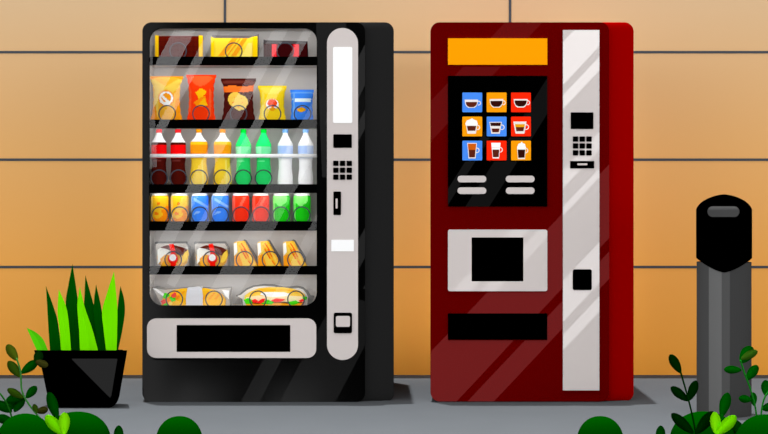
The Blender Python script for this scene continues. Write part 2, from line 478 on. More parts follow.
def orange(th, y):
    if y < 141.8: return 0
    if y < 145.2: return 1
    if y < 156.8: return 2
    return 4 if 290 < th < 310 and y > 160 else 3
t = bottle('yellow orange-soda bottle with orange label and cap, next to the cola', 199.0, 9.2, wide, orange, mat((252, 154, 10)), rw)
dup(t, (222.6 - 199) * S(Yc), 'yellow orange-soda bottle with orange label and cap, next to the green bottles')
greenp = [(2.5, 132.6), (2.7, 134), (7.4, 144), (7.9, 146.5), (7.9, 150), (7.2, 156), (6.7, 161), (6.9, 166), (7.5, 172), (7.8, 178), (7.2, bb)]
rw = [mat((36, 228, 112)), mat((26, 206, 92)), mat((110, 214, 150)), mat((36, 192, 96)), mat((150, 226, 180))]
def grn(th, y):
    if y < 145.6: return 0
    if y < 147: return 1
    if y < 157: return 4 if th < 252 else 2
    if 161 < y < 162 and 210 < th < 280: return 2
    return 3
t = bottle('green soda bottle with pale green label, beside the orange soda', 243.4, 7.8, greenp, grn, mat((0, 200, 50)), rw)
dup(t, (263.6 - 243.4) * S(Yc), 'green soda bottle with pale green label, beside the water bottles')
wat = [(2.5, 132.6), (2.7, 135), (5, 139.5), (7.4, 144), (7.7, 147), (7.7, 156), (6.7, 160), (6.5, 168), (7.4, 176), (7.7, 181), (7.2, bb)]
rw = [mat((238, 240, 244)), mat((172, 200, 248)), mat((248, 248, 250)), mat((196, 216, 250))]
def water(th, y):
    if y < 146: return 0
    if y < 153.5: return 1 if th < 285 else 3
    if y < 158: return 3
    return 2
t = bottle('clear water bottle with pale blue label, beside the green soda', 285.3, 7.7, wat, water, mat((130, 186, 252)), rw)
dup(t, (305.7 - 285.3) * S(Yc), 'clear water bottle with pale blue label, at the right end of the row')

# cans
G4 = 'drink cans on the fourth shelf'
bc = pbot(3, Yc)
def can(label, cx, hw, mf, mats):
    t = thing('drink_can', label, 'can', pbase(cx, 3, Yc), G4)
    c = (P(cx, 0, Yc).x, Yc); s = S(Yc)
    N = 36; y0_, y1_ = 195.6, bc
    rows = [y1_ + (y0_ - y1_) * i / N for i in range(N + 1)]
    pr = []
    for y in rows:
        w = hw
        if y < 197.2: w = hw - .8 * (197.2 - y) / 1.6
        if y > bc - 2: w = hw - .8 * (y - bc + 2) / 2
        pr.append((w * s, zrow(y)))
    def f(th, i): return mf(math.degrees(th), (rows[i] + rows[i + 1]) / 2)
    MB().lathe(pr, c, f, seg=40).build('can_body', mats, t, smooth=True)
    MB().lathe([(( hw - .9) * s, zrow(196.0)), ((hw - 1.0) * s, zrow(194.6)), ((hw - 1.5) * s, zrow(193.4)), ((hw - 2.2) * s, zrow(193.9))], c).build('lid', mat((244, 244, 244)), t, smooth=True)
    return t
def uo(th): return math.cos(math.radians(th))     # -1 left .. 1 right on the front half
def c_or(th, y):
    u = uo(th)
    if (u + .05) ** 2 * 64 + (y - 203.6) ** 2 < 2.0: return 2
    if (u + .25) ** 2 * 64 + (y - 213.5) ** 2 < 3.0: return 2
    if (u + .15) ** 2 * 64 + (y - 214) ** 2 < 20: return 0
    if y > 205 + 9 * (1 - u) * .9: return 1
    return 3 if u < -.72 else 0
t = can('yellow and orange drink can at the left end of the can row', 159.8, 8.9, c_or, [mat((254, 198, 34)), mat((252, 146, 14)), mat((248, 126, 16)), mat((255, 222, 110))])
dup(t, (179.8 - 159.8) * S(Yc), 'yellow and orange drink can beside the first blue can')
def c_bl(th, y):
    u = uo(th)
    if abs(y - (200.5 + 5 * (u + .3))) < 1.3 and u > -.6: return 1
    if (u + .1) ** 2 * 60 + (y - 215) ** 2 < 14 and y < 213 - u * 3: return 1
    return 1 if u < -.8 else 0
t = can('blue drink can with a pale swirl, beside the orange cans', 199.8, 8.7, c_bl, [mat((62, 136, 250)), mat((136, 184, 252))])
dup(t, (220.3 - 199.8) * S(Yc), 'blue drink can with a pale swirl, beside the red cans')
def c_rd(th, y):
    u = uo(th)
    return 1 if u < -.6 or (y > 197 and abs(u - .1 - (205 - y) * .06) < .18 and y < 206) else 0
t = can('red drink can beside the blue cans', 240.7, 8.6, c_rd, [mat((244, 50, 24)), mat((252, 96, 74))])
dup(t, (260.8 - 240.7) * S(Yc), 'red drink can beside the green cans')
def c_gn(th, y):
    u = uo(th)
    if y < 207 - 7 * abs(u + .1) and u < .75: return 1
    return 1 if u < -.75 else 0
t = can('green drink can beside the red cans', 281.4, 8.7, c_gn, [mat((24, 180, 20)), mat((112, 210, 98))])
dup(t, (302.0 - 281.4) * S(Yc), 'green drink can at the right end of the can row')

# wrapped pastries
G5 = 'wrapped chocolate pastries on the fifth shelf'
Yd = .085
b5 = pbot(4, Yd)
def lathe_bun(mb, cx, cy, a, bz, depth, mi, Yc_, seg=18, rings=8):
    """squashed ball in image units"""
    vs = []; fs = []
    for i in range(rings + 1):
        ph = -math.pi / 2 + math.pi * i / rings
        for k in range(seg):
            th = 2 * math.pi * k / seg
            q = P(cx + a * math.cos(ph) * math.cos(th), cy - bz * math.sin(ph), Yc_); q.y = Yc_ + depth * math.cos(ph) * math.sin(th)
            vs.append(q)
    for i in range(rings):
        for k in range(seg):
            l = (k + 1) % seg
            fs.append((i * seg + k, i * seg + l, (i + 1) * seg + l, (i + 1) * seg + k))
    mb.add(vs, fs, mi)
t = thing('wrapped_pastry', 'chocolate-topped pastry in clear wrap with red ribbon, at the left end of its shelf', 'pastry', pbase(172.5, 4, Yd + .04), G5)
film = film_mat((240, 240, 238), .07)
tray_shadow_m = mat((112, 112, 112))
plate('tray_shadow', [(154.6, 242.6), (156, 241.6), (186.8, 241.6), (190.4, 247), (191, b5), (157, b5)], Yd + .075, Yd + .09, tray_shadow_m, t)  # dark rim of this plate stands in for the pack's drop shadow
plate('backing_sheet', [(155.4, 244.5), (158, 243.6), (185.3, 243.6), (188, 247.5), (188.4, b5), (156.4, b5)], Yd + .066, Yd + .0745, mat((182, 178, 173)), t)
mb = MB(); lathe_bun(mb, 172.5, 258, 16, 12, .028, 0, Yd + .034); mb.build('pastry', mat((250, 190, 54)), t, smooth=True)
plate('cream_filling', [(157.5, 250), (160, 247.5), (172, 249), (176, 252), (171, 257), (165, 256), (157.6, 264)], Yd + .0025, Yd + .03, mat((250, 240, 216)), t)
plate('pastry_crumb', [(160, 259), (165, 254.5), (169, 255), (168, 266), (162, 266)], Yd + .001, Yd + .03, mat((250, 176, 40)), t)
plate('chocolate_glaze', [(160, 247.6), (166, 245.4), (174, 245.6), (182, 247.5), (187.4, 250.5), (185, 252), (182.6, 255.6), (178, 254.5), (172, 251), (165, 248.6)], Yd - .003, Yd + .03, mat((84, 28, 20)), t)
plate('ribbon', [(169, 244.2), (173.5, 243.8), (175.5, 252), (176, 260), (175.8, 266.4), (170.5, 266.4), (170.6, 258), (170.8, 252)], Yd - .005, Yd - .0035, mat((250, 24, 8)), t)
plate('cream_edge', [(184, 250.6), (187.4, 250), (188.2, 255), (186.6, 260), (183, 263), (180.6, 262), (182.6, 257)], Yd - .0024, Yd + .03, mat((253, 210, 74)), t)
mb = MB(); mb.plate([W(circ(172.9, 259, 5.0), Yd - .007)], Yd - .007, Yd - .0052, 0); mb.plate([W(circ(172.7, 257.6, 3.4), Yd - .009)], Yd - .009, Yd - .0071, 1)
mb.build('seal_badge', [mat((250, 24, 8)), mat((250, 250, 250))], t)
pillow('clear_wrap', lambda y: (155.8, 189), 243.5, b5, Yd + .03, .05, lambda x, y: 0, [film], t, 12, 10)
dup(t, (211.7 - 172.5) * S(Yd + .04), 'chocolate-topped pastry in clear wrap with red ribbon, beside the sandwich wedges')

# sandwich wedges
G6 = 'sandwich wedge packs on the fifth shelf'
t = thing('sandwich_wedge', 'triangular sandwich pack beside the wrapped pastries', 'sandwich', pbase(246, 4, Yd + .04), G6)
lay = [([(236.5, 244), (241, 241.8), (252, 258), (253.5, b5), (236, b5)], 1),
       ([(238.2, 245.5), (239.8, 244.3), (247, 254), (253.5, 265), (251, 266), (244, 255)], 2),
       ([(240.5, 243.3), (241.4, 242.8), (247, 251), (246, 251.6)], 3), ([(240.5, 249.5), (241.6, 248.8), (247, 258.5), (246, 259.2)], 3), ([(243.5, 249), (244.4, 248.4), (249, 257), (248.2, 257.5)], 3),
       ([(248, 261), (248.8, 260.4), (251.5, 264.5), (250.8, 265)], 3),
       ([(234.4, 256), (239, 254), (243, 266), (234.6, b5)], 4), ([(233.8, 243.5), (236.6, 242.2), (237.5, 252), (234.3, 256)], 5)]
picture('sandwich', [(233.6, 243.2), (235, 242), (242.6, 241), (244.2, 241.8), (257.5, b5), (234.4, b5)], Yd, Yd + .07, lay,
        [mat((252, 196, 60)), mat((255, 214, 80)), mat((255, 190, 40)), mat((240, 96, 16)), mat((250, 158, 24)), mat((246, 236, 216))], t)
plate('wedge_shadow', [(241.6, 241.6), (244.4, 239.4), (246.4, 240.2), (257.0, 257), (257.0, b5), (250, b5)], Yd + .071, Yd + .085, mat((98, 98, 100)), t)  # grey plate standing in for the wedge's drop shadow
dup(t, (269.6 - 246) * S(Yd + .04), 'triangular sandwich pack in the middle of the three wedges')
dup(t, (295.0 - 246) * S(Yd + .04), 'triangular sandwich pack nearest the right edge of its shelf')

# bottom shelf
b6 = pbot(5, Yd)
t = thing('wrapped_roll', 'filled wrap with a white paper sleeve in a clear bag', 'wrap', pbase(192, 5, Yd + .04), 'filled rolls on the bottom shelf')
plate('clear_bag', [(151.8, 287.2), (157, 286), (166, 288.2), (180, 287.6), (192, 286.4), (206, 287), (216, 288), (228, 286.8), (232.6, 286.6), (230.8, 296), (231.8, b6), (161, b6), (156, 296)], Yd + .075, Yd + .085, mat((134, 132, 130)), t)
plate('bag_lining', [(152.6, 288.4), (165, 290), (180, 288.8), (192, 287.6), (206, 288.2), (216, 289.2), (230.4, 288.2), (228.8, 297), (229.8, b6), (161.5, b6), (157, 296)], Yd + .066, Yd + .0745, mat((176, 174, 172)), t)
mb = MB()
for k in range(13):
    a = k / 12
mbw = MB()
body = [(161, b6), (162.5, 299), (166, 294), (172, 290.6), (180, 289), (190, 288.4), (204, 288.6), (214, 290.4), (221, 294.5), (225, 300), (224.5, b6)]
mbw.plate([W(body, Yd + .01)], Yd + .01, Yd + .06, 0)
for i, (xa, xb) in enumerate(((176, 184), (203, 208), (209, 214), (215, 219))):
    mbw.plate([W([(xb, 290.6 + i * .8), (xb + 1.5, 291.4 + i), (xa + 1, 300), (xa - 1, 299)], Yd + .009)], Yd + .009, Yd + .0098, 1)
mbw.build('flatbread', [mat((252, 190, 34)), mat((250, 164, 24))], t)
plate('paper_sleeve', [(187.5, 287.8), (201.5, 286.8), (202.8, 296), (202.4, b6), (186, b6), (186, 297)], Yd + .002, Yd + .062, mat((188, 188, 192)), t)
mb = MB()
for i, (cx, cy, r, mi) in enumerate(((166, 296, 3.2, 0), (163.5, 302, 2.6, 1), (169, 300.5, 3.4, 2), (173, 299, 3, 0), (174, 295.3, 2.6, 1), (166, 306, 3, 0), (170, 303.6, 2, 3), (177, 297, 2, 2))):
    yy = Yd + .006 - .0008 * i
    mb.plate([W(blob(cx, cy, r, .3, 9, i), yy)], yy, yy + .01, mi)
mb.build('salad_filling', [mat((70, 196, 20)), mat((246, 80, 70)), mat((250, 140, 30)), mat((255, 220, 100))], t)
plate('bag_fold', [(153, 288.4), (156, 288.6), (164, 294), (163, 296), (158, 292.6)], Yd - .004, Yd + .001, mat((238, 238, 238)), t)
plate('bag_fold', [(222, 290), (229, 290.6), (228.6, 299), (225.6, 296)], Yd - .004, Yd + .001, mat((226, 226, 224)), t)
t = thing('sub_sandwich', 'long sub sandwich with tomato and lettuce in clear wrap', 'sandwich', pbase(276, 5, Yd + .04), 'filled rolls on the bottom shelf')
plate('wrap_edge', [(235.6, 295.8), (240, 293.5), (246, 288.6), (253, 285.4), (264, 284), (274, 284.4), (284, 286.8), (290, 286.4), (297, 285.6), (303, 286.8), (308, 291), (310.6, 295.4), (314.6, 295.8), (311, b6), (242, b6), (241, 299)], Yd + .085, Yd + .095, mat((112, 112, 112)), t)
plate('wrap_lining', [(237, 296.2), (241, 294.8), (247, 290), (254, 287), (264, 286), (274, 286.6), (284, 288.8), (290, 288.8), (298, 288), (303, 289.4), (306, 293), (308, 297), (307, b6), (243, b6), (242.4, 299)], Yd + .076, Yd + .0845, mat((204, 202, 202)), t)
bun = [(244, 300), (245, 295.4), (250, 291.8), (258, 288.8), (268, 287.6), (282, 287.8), (292, 289), (300, 291.6), (304.6, 295), (304.6, 299)]
mb = MB(); mb.plate([W(bun, Yd + .02)], Yd + .02, Yd + .07, 0)
mb.plate([W([(252, 294.5), (260, 289), (268, 288.4), (276, 289.2), (284, 288.6), (294, 290.2), (300, 293.4), (296, 292.8), (288, 291), (268, 291.2), (258, 292)], Yd + .0193)], Yd + .0193, Yd + .0199, 1)
mb.plate([W([(262, 292), (284, 292.2), (291, 294), (286, 296.8), (268, 297), (260, 294.6)], Yd + .0186)], Yd + .0186, Yd + .0192, 2)
mb.build('bun', [mat((255, 212, 84)), mat((250, 184, 44)), mat((228, 230, 240))], t)
plate('cheese', [(246, 297.5), (258, 295.6), (274, 297.2), (290, 295.8), (303.6, 296.6), (303, 302), (246, 302)], Yd + .012, Yd + .07, mat((255, 240, 190)), t)
mb = MB()
for i, pl in enumerate(([(243.6, 300), (248, 298), (252, 300), (252, 304), (246, 304)], [(262, 301.5), (268, 299.8), (274, 302), (272, 304.4), (262, 304)], [(288, 302), (296, 300.4), (299, 303), (294, 305), (289, 304.6)], [(302.4, 296.6), (306.6, 297.6), (306, 300), (303, 300)])):
    mb.plate([W(pl, Yd + .006)], Yd + .006, Yd + .07, 0)
mb.build('lettuce', mat((60, 190, 20)), t)
mb = MB()
for pl in ([(251.4, 300.4), (255, 299), (258, 301), (256, 303), (253, 302.6)], [(256.5, 302.6), (262, 298.8), (265, 298.8), (264, 302.4), (259, 303.6)], [(271, 300.6), (276, 298.4), (285, 299.4), (281, 301.8), (274, 302)], [(298.8, 300.6), (303, 298.8), (304, 301), (300.5, 302.4)]):
    mb.plate([W(pl, Yd + .002)], Yd + .002, Yd + .07, 0)
mb.build('tomato', mat((244, 40, 34)), t)
plate('bun_base', [(245, 303), (258, 304), (276, 302.6), (290, 304), (304, 303), (302, b6), (247, b6)], Yd + .008, Yd + .07, mat((252, 170, 30)), t)

# ------------------------------------------------------------------ coffee machine
K = 1.03
base = Vector((P(532, 0, 0).x, .6, 0))
cm = thing('coffee_machine', 'tall dark red coffee vending machine with orange top sign and nine drink buttons', 'vending machine', base)
red_m = mat((92, 0, 0), gloss=.04, tilt=TB, gcol=(1, .2, .2))
plate('door', rr(430.6, 22.3, 609.2, 401.4, 9), 0, .03, red_m, cm)
mb = MB()
loft([sec(rr(431.2, 23, 608.6, 401, 9), .03), sec(rr(431.4, 22.3, 633.6, 401.6, 9), .065), sec(rr(436, 40, 612, 402, 9), .85)], mb)
mb.build('cabinet', mat((140, 0, 0)), cm)
plate('sign_panel', rr(448, 38.3, 547.3, 64.7), -.012, .001, mat((255, 159, 4)), cm)
scr = plate('selection_screen', rr(448, 75.8, 547.3, 206.6), -.010, .001, mat((0, 0, 0), gloss=.008, tilt=TK), cm)
BL, OR, RD = mat((70, 138, 240)), mat((253, 158, 10)), mat((250, 40, 10))
CUP, COF, CRE, AMB, YLW, DRK = mat((238, 228, 222)), mat((92, 34, 22)), mat((252, 250, 248)), mat((206, 92, 16)), mat((232, 160, 20)), mat((50, 14, 10))
TM = [CUP, COF, CRE, AMB, YLW, DRK]
def zp(pts): return [(455 + x / 5.42, 85 + y / 5.42) for x, y in pts]
def ring(cx, cy, r, w=3.6):
    o = [(cx + r * math.cos(a), cy + r * math.sin(a)) for a in [math.radians(-110 + 220 * i / 12) for i in range(13)]]
    i_ = [(cx + (r - w * 1.3) * math.cos(a), cy + (r - w * 1.3) * math.sin(a)) for a in [math.radians(-110 + 220 * i / 12) for i in range(12, -1, -1)]]
    return zp(o + i_)
def bowl(x0, x1, y0, y1): 
    return [(x0, y0), (x1, y0), (x1 - 2, y0 + (y1 - y0) * .45), (x1 - 9, y0 + (y1 - y0) * .8), (x1 - 20, y1), (x0 + 20, y1), (x0 + 9, y0 + (y1 - y0) * .8), (x0 + 2, y0 + (y1 - y0) * .45)]
def trap(x0, x1, y0, y1, t=8): return [(x0, y0), (x1, y0), (x1 - t, y1), (x0 + t, y1)]
foam = lambda x0, x1, y0, y1: [(x0, y1), (x0 - 2, y1 - 12), (x0 + 6, y0 + 12), (x0 + 18, y0 + 8), ((x0 + x1) / 2 + 2, y0), (x1 - 16, y0 + 9), (x1 - 4, y0 + 13), (x1 + 1, y1 - 12), (x1, y1)]
tiles = [
 (0, 0, BL, [(ring(128, 98, 13), 0), (zp(bowl(52, 125, 79, 124)), 0), (zp(bowl(58, 120, 92, 120)), 1)]),
 (1, 0, OR, [(ring(262, 96, 13), 0), (zp(bowl(187, 262, 76, 122)), 0), (zp(bowl(192, 257, 86, 118)), 5)]),
 (2, 0, RD, [(ring(394, 96, 13), 0), (zp(bowl(318, 394, 76, 122)), 0), (zp(bowl(323, 389, 84, 116)), 5)]),
 (0, 1, OR, [(ring(122, 230, 14), 0), (zp(trap(58, 122, 210, 264, 9)), 0), (zp(trap(65, 115, 222, 248, 5)), 1), (zp(foam(58, 122, 180, 220)), 2)]),
 (1, 1, BL, [(ring(254, 229, 15), 0), (zp(trap(186, 254, 200, 264, 11)), 0), (zp(trap(191, 249, 204, 222, 3)), 5), (zp(trap(199, 241, 236, 256, 4)), 1)]),
 (2, 1, RD, [(ring(386, 228, 15), 0), (zp(trap(316, 388, 198, 264, 12)), 0), (zp(trap(325, 379, 212, 228, 3)), 4), (zp(trap(329, 375, 228, 250, 4)), 1)]),
 (0, 2, BL, [(ring(118, 354, 15), 0), (zp(trap(66, 119, 314, 398, 7)), 0), (zp(trap(70, 115, 318, 352, 3)), 3), (zp(trap(74, 111, 352, 392, 3)), 1)]),
 (1, 2, RD, [(ring(244, 351, 15), 0), (zp(trap(196, 247, 313, 398, 8)), 2), (zp([(199, 337), (243, 337), (243, 341), (199, 341)]), 0), (zp(trap(203, 240, 350, 391, 3)), 1)]),
 (2, 2, OR, [(ring(382, 355, 15), 0), (zp(trap(336, 384, 340, 402, 5)), 0), (zp(trap(340, 380, 346, 394, 3)), 5), (zp(foam(338, 383, 306, 350)), 2)]),
]
names = ['blue button with wide coffee cup', 'orange button with wide black coffee cup', 'red button with wide black coffee cup', 'orange button with foam-topped cup', 'blue button with layered dark cup', 'red button with amber-layered cup', 'blue button with tall amber glass', 'red button with tall milk-topped glass', 'orange button with tall cream-topped glass']
for (i, j, bgm, lay), nm in zip(tiles, names):
    xa = 462.4 + 24.35 * i; ya = 92.5 + 24.1 * j
    o = picture('drink_button', rr(xa, ya, xa + 19.8, ya + 19.7, .8), -.016, -.0105, [(l, m + 1) for l, m in lay], [bgm] + TM, scr)
    o['label'] = nm
for xa in (457.5, 505.8):
    for ya in (175.7, 187.4):
        plate('selection_strip', rr(xa, ya, xa + 28.8, ya + 6.6, 3.2), -.014, -.0105, silver_plain, scr)
cp = plate('control_panel', rr(563, 30, 599.4, 390.4), -.010, .001, mat(SILVER, gloss=.2, tilt=TS, k=.82), cm)
plate('display', rr(570.8, 112.3, 593.4, 129, .8), -.014, -.0105, BLACK, cp)
for i in range(3):
    for j in range(3):
        kx, ky = 573 + 6.75 * i, 136.4 + 6.9 * j
        plate('key', rr(kx, ky, kx + 5.2, ky + 5.2, .6), -.016, -.0105, BLACK, cp)
cdr = plate('card_reader', rr(570.2, 161, 594.2, 168.4, .4), -.014, -.0105, BLACK, cm)
plate('card_slot', rr(577.2, 163.3, 587.4, 165.2, .8), -.0152, -.0142, silver_plain, cdr)
plate('coin_return', rr(572.8, 269.3, 591.8, 290, 2), -.014, -.0105, BLACK, cm)
bay = plate('dispensing_bay', rr(448, 229.6, 547.3, 291.2, 2), -.010, .001, mat(SILVER, gloss=.12, tilt=TP, k=.9), cm, holes=[rr(471.6, 237.4, 523.4, 281.4)])
plate('bay_door', rr(471, 237, 524, 282), -.005, .0005, BLACK, bay)
plate('drip_slot', rr(448, 313.5, 547.3, 339.7), -.008, .001, BLACK, cm)

# ------------------------------------------------------------------ potted plant
Ypot = floor_y_at(408.0)
sp_ = S(Ypot)
base = Vector((P(82, 0, Ypot).x, Ypot + .08, 0))
pp = thing('potted_plant', 'spiky two-tone green plant in a black tapered planter', 'plant', base)
pot_m = BLACK
def potsec(poly, Y, k=0):
    return [P(x, y, Ypot) + Vector((0, Y - Ypot, 0)) for x, y in poly]
front = [(34, 350.3), (127.2, 350.3), (126.2, 357), (119.4, 396)]
for i in range(1, 9):
    a = math.radians(12 + 78 * i / 8); front.append((106.5 + 12.5 * math.cos(a), 395.5 + 12.5 * math.sin(a)))
for i in range(0, 9):
    a = math.radians(90 + 78 * i / 8); front.append((58.5 + 10.5 * math.cos(a), 397.5 + 10.5 * math.sin(a)))
front += [(39.5, 358), (36.3, 357)]
mb = MB(); n_ = len(front)
depth = .16
fl = potsec(front, Ypot); c0 = Vector((P(81, 0, Ypot).x, 0, 0))
bk = [Vector((c0.x + (v.x - c0.x) * .86, Ypot + depth, v.z - .0165 * v.z / .28)) for v in fl]
# hollow at the top: faces all round except the rim edge
vs = fl + bk; tri = tessellate_polygon([[Vector((v.x, v.z, 0)) for v in fl]])
fs = [tuple(t_) for t_ in tri] + [tuple(i + n_ for i in t_) for t_ in tri]
for i in range(1, n_):
    j = (i + 1) % n_; fs.append((i, j, j + n_, i + n_))
fs.append((0, 1, 1 + n_, n_))
mb.add(vs, fs)
pot = mb.build('pot', pot_m, pp)
plate('pot_panel', [(71.5, 358.6), (117.6, 358.6), (111, 398.5)], Ypot - .006, Ypot + .001, mat((8, 8, 8), gloss=.02, tilt=TPOT), pot, Yp=Ypot)
sm = MB().plate([W([(46, 354), (118, 354), (118, 352.4), (46, 352.4)], Ypot)], Ypot + .01, Ypot + depth - .02)
sm.build('soil', mat((10, 8, 6)), pp)
DG, LG = mat((0, 72, 2)), mat((112, 222, 0))
def blade(left, right, m, dY):
    """left/right edges as image points from base to tip"""
    def res(pl, k):
        L = [0]
        for a, b_ in zip(pl, pl[1:]): L.append(L[-1] + math.dist(a, b_))
        o = []
        for i in range(k + 1):
            d_ = L[-1] * i / k
            for q in range(len(pl) - 1):
                if d_ <= L[q + 1] + 1e-9:
                    t_ = (d_ - L[q]) / (L[q + 1] - L[q]); o.append((pl[q][0] + (pl[q + 1][0] - pl[q][0]) * t_, pl[q][1] + (pl[q + 1][1] - pl[q][1]) * t_)); break
        return o
    def smooth(pl):
        o = []
        P_ = [pl[0]] + list(pl) + [pl[-1]]
        for i in range(1, len(P_) - 2):
            p0, p1, p2, p3 = P_[i - 1], P_[i], P_[i + 1], P_[i + 2]
            for s_ in range(6):
                t_ = s_ / 6
                o.append(tuple(.5 * (2 * p1[k] + (p2[k] - p0[k]) * t_ + (2 * p0[k] - 5 * p1[k] + 4 * p2[k] - p3[k]) * t_ ** 2 + (3 * p1[k] - p0[k] - 3 * p2[k] + p3[k]) * t_ ** 3) for k in (0, 1)))
        o.append(pl[-1]); return o
    k = 18; l = res(smooth(left), k); r = res(smooth(right), k)
    Y = Ypot + .025 + .9 * dY; vs = []; fs = []
    for i in range(k + 1):
        a, b_ = P(*l[i], Y), P(*r[i], Y); mid = (a + b_) / 2; mid.y += .15 * abs(b_.x - a.x)
        back = mid.copy(); back.y += .004
        vs += [a, mid, b_, back]
    for i in range(k):
        for q in range(4):
            z = (q + 1) % 4
            fs.append((i * 4 + q, i * 4 + z, i * 4 + 4 + z, i * 4 + 4 + q))
    MB().add(vs, fs).build('leaf', m, pp, smooth=False)
B = 350.6
blade([(37, B), (32.5, 341), (26.8, 328)], [(48, B), (43.5, 340), (36, 332.5), (26.8, 328)], mat((78, 196, 12)), .0)
blade([(50, B), (48.2, 325), (47, 303), (45.9, 286.2)], [(61.5, B), (58, 323), (54, 308), (45.9, 286.2)], DG, .06)
blade([(61, B), (59.5, 330), (57.6, 312), (58.8, 289.6)], [(71, B), (69.5, 330), (66.5, 308), (58.8, 289.6)], LG, .04)
blade([(70, B), (68.5, 330), (65.6, 304), (68, 287), (72.5, 264.2)], [(81, B), (80, 330), (77.8, 300), (72.5, 264.2)], DG, .09)
blade([(80, B), (79, 330), (77.2, 306), (78.4, 296), (79.8, 286.8)], [(98, B), (92, 328), (85, 308), (79.8, 286.8)], LG, .03)
blade([(95, B), (90, 325), (84.2, 311), (84.6, 294), (85.4, 275.4)], [(105, B), (102, 335), (94.6, 308), (85.4, 275.4)], DG, .10)
blade([(97, B), (95.6, 330), (93.6, 308), (96, 284.6)], [(106, B), (104, 330), (101, 306), (96, 284.6)], DG, .08)
blade([(106, B), (103.6, 330), (102, 312), (105.5, 298), (113.9, 271.6)], [(116.6, B), (117.2, 330), (117.2, 306), (113.9, 271.6)], LG, .05)
blade([(115.8, B), (117.2, 325), (117.6, 308), (120.4, 286.4)], [(118, B), (122.8, 328), (125, 310), (123.6, 297), (120.4, 286.4)], DG, .07)

# ------------------------------------------------------------------ litter bin
Yl = floor_y_at(418.0); R = 27.3 * S(Yl + .128); sl = S(Yl + R)
cx = P(724, 0, Yl + R).x
lb = thing('litter_bin', 'tall round dark grey litter bin with black hooded top', 'litter bin', (cx, Yl + R, 0))
c = (cx, Yl + R)
def lz(y): return P(0, y, Yl + R).z
seg = 64
shade_bands = [(-30, 0), (-14.5, 1), (-2, 2), (6, 3)]  # greys painted round the body as its shading, turned to the camera
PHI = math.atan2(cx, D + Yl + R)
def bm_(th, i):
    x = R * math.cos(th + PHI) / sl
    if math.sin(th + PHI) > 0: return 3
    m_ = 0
    for a_, mi in shade_bands:
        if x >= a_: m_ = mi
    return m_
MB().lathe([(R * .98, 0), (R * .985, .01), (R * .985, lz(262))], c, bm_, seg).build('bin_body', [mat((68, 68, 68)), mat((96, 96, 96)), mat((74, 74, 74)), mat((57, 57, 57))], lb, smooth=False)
# hood: lower rim dips at the front, roof rises to a soft point
vs = []; fs = []
prof = [(1.0, None), (1.0, 209.5), (.965, 207.2), (.88, 204.0), (.74, 200.8), (.55, 198.0), (.33, 195.8), (.12, 194.6), (0.02, 194.3)]
for r_, y_ in prof:
    for k in range(seg):
        th = 2 * math.pi * k / seg
        if y_ is None:
            u = abs(math.cos(th + PHI)); z = lz(271.2 - 13.5 * u ** 1.5)
        else: z = lz(y_)
        vs.append((cx + R * 1.005 * r_ * math.cos(th), Yl + R + R * 1.005 * r_ * math.sin(th), z))
for i in range(len(prof) - 1):
    for k in range(seg):
        l = (k + 1) % seg; fs.append((i * seg + k, i * seg + l, (i + 1) * seg + l, (i + 1) * seg + k))
fs.append(tuple((len(prof) - 1) * seg + k for k in range(seg)))
hood = MB().add(vs, fs).build('hood', BLACK, lb, smooth=True)
# ashtray slot on the hood's front
mb = MB()
slot0 = rr(708, 206.4, 738.8, 216.8, 5.1, 8); slot = []
for a_, b_ in zip(slot0, slot0[1:] + slot0[:1]):
    k_ = max(1, int(math.dist(a_, b_) / 1.2))
    slot += [(a_[0] + (b_[0] - a_[0]) * i / k_, a_[1] + (b_[1] - a_[1]) * i / k_) for i in range(k_)]
fr = interp([(194.3, .02), (194.6, .12), (195.8, .33), (198, .55), (200.8, .74), (204, .88), (207.2, .965), (209.5, 1.0), (300, 1.0)])
vs = []; fs = []; n_ = len(slot); K_ = 6
for q in range(K_):
    for x, y in slot:
        g_ = 1 - q / K_; x = 723.4 + (x - 723.4) * g_; y = 211.6 + (y - 211.6) * g_
        X = (x - 724) * sl; rr_ = R * 1.005 * fr(y) + .004
        d_ = math.sqrt(max(1e-6, rr_ ** 2 - X ** 2))
        vs.append((cx + X * math.cos(PHI) - d_ * math.sin(PHI), Yl + R - d_ * math.cos(PHI) - X * math.sin(PHI), lz(y) + .001))
d_ = R * 1.005 + .004
vs.append((cx - d_ * math.sin(PHI), Yl + R - d_ * math.cos(PHI), lz(211.6)))
for q in range(K_ - 1):
    for i in range(n_):
        j = (i + 1) % n_; fs.append((q * n_ + i, q * n_ + j, (q + 1) * n_ + j, (q + 1) * n_ + i))
for i in range(n_): fs.append(((K_ - 1) * n_ + i, (K_ - 1) * n_ + (i + 1) % n_, len(vs) - 1))
mb.add(vs, fs)
mb.build('slot_opening', mat((64, 64, 64)), hood, smooth=True)

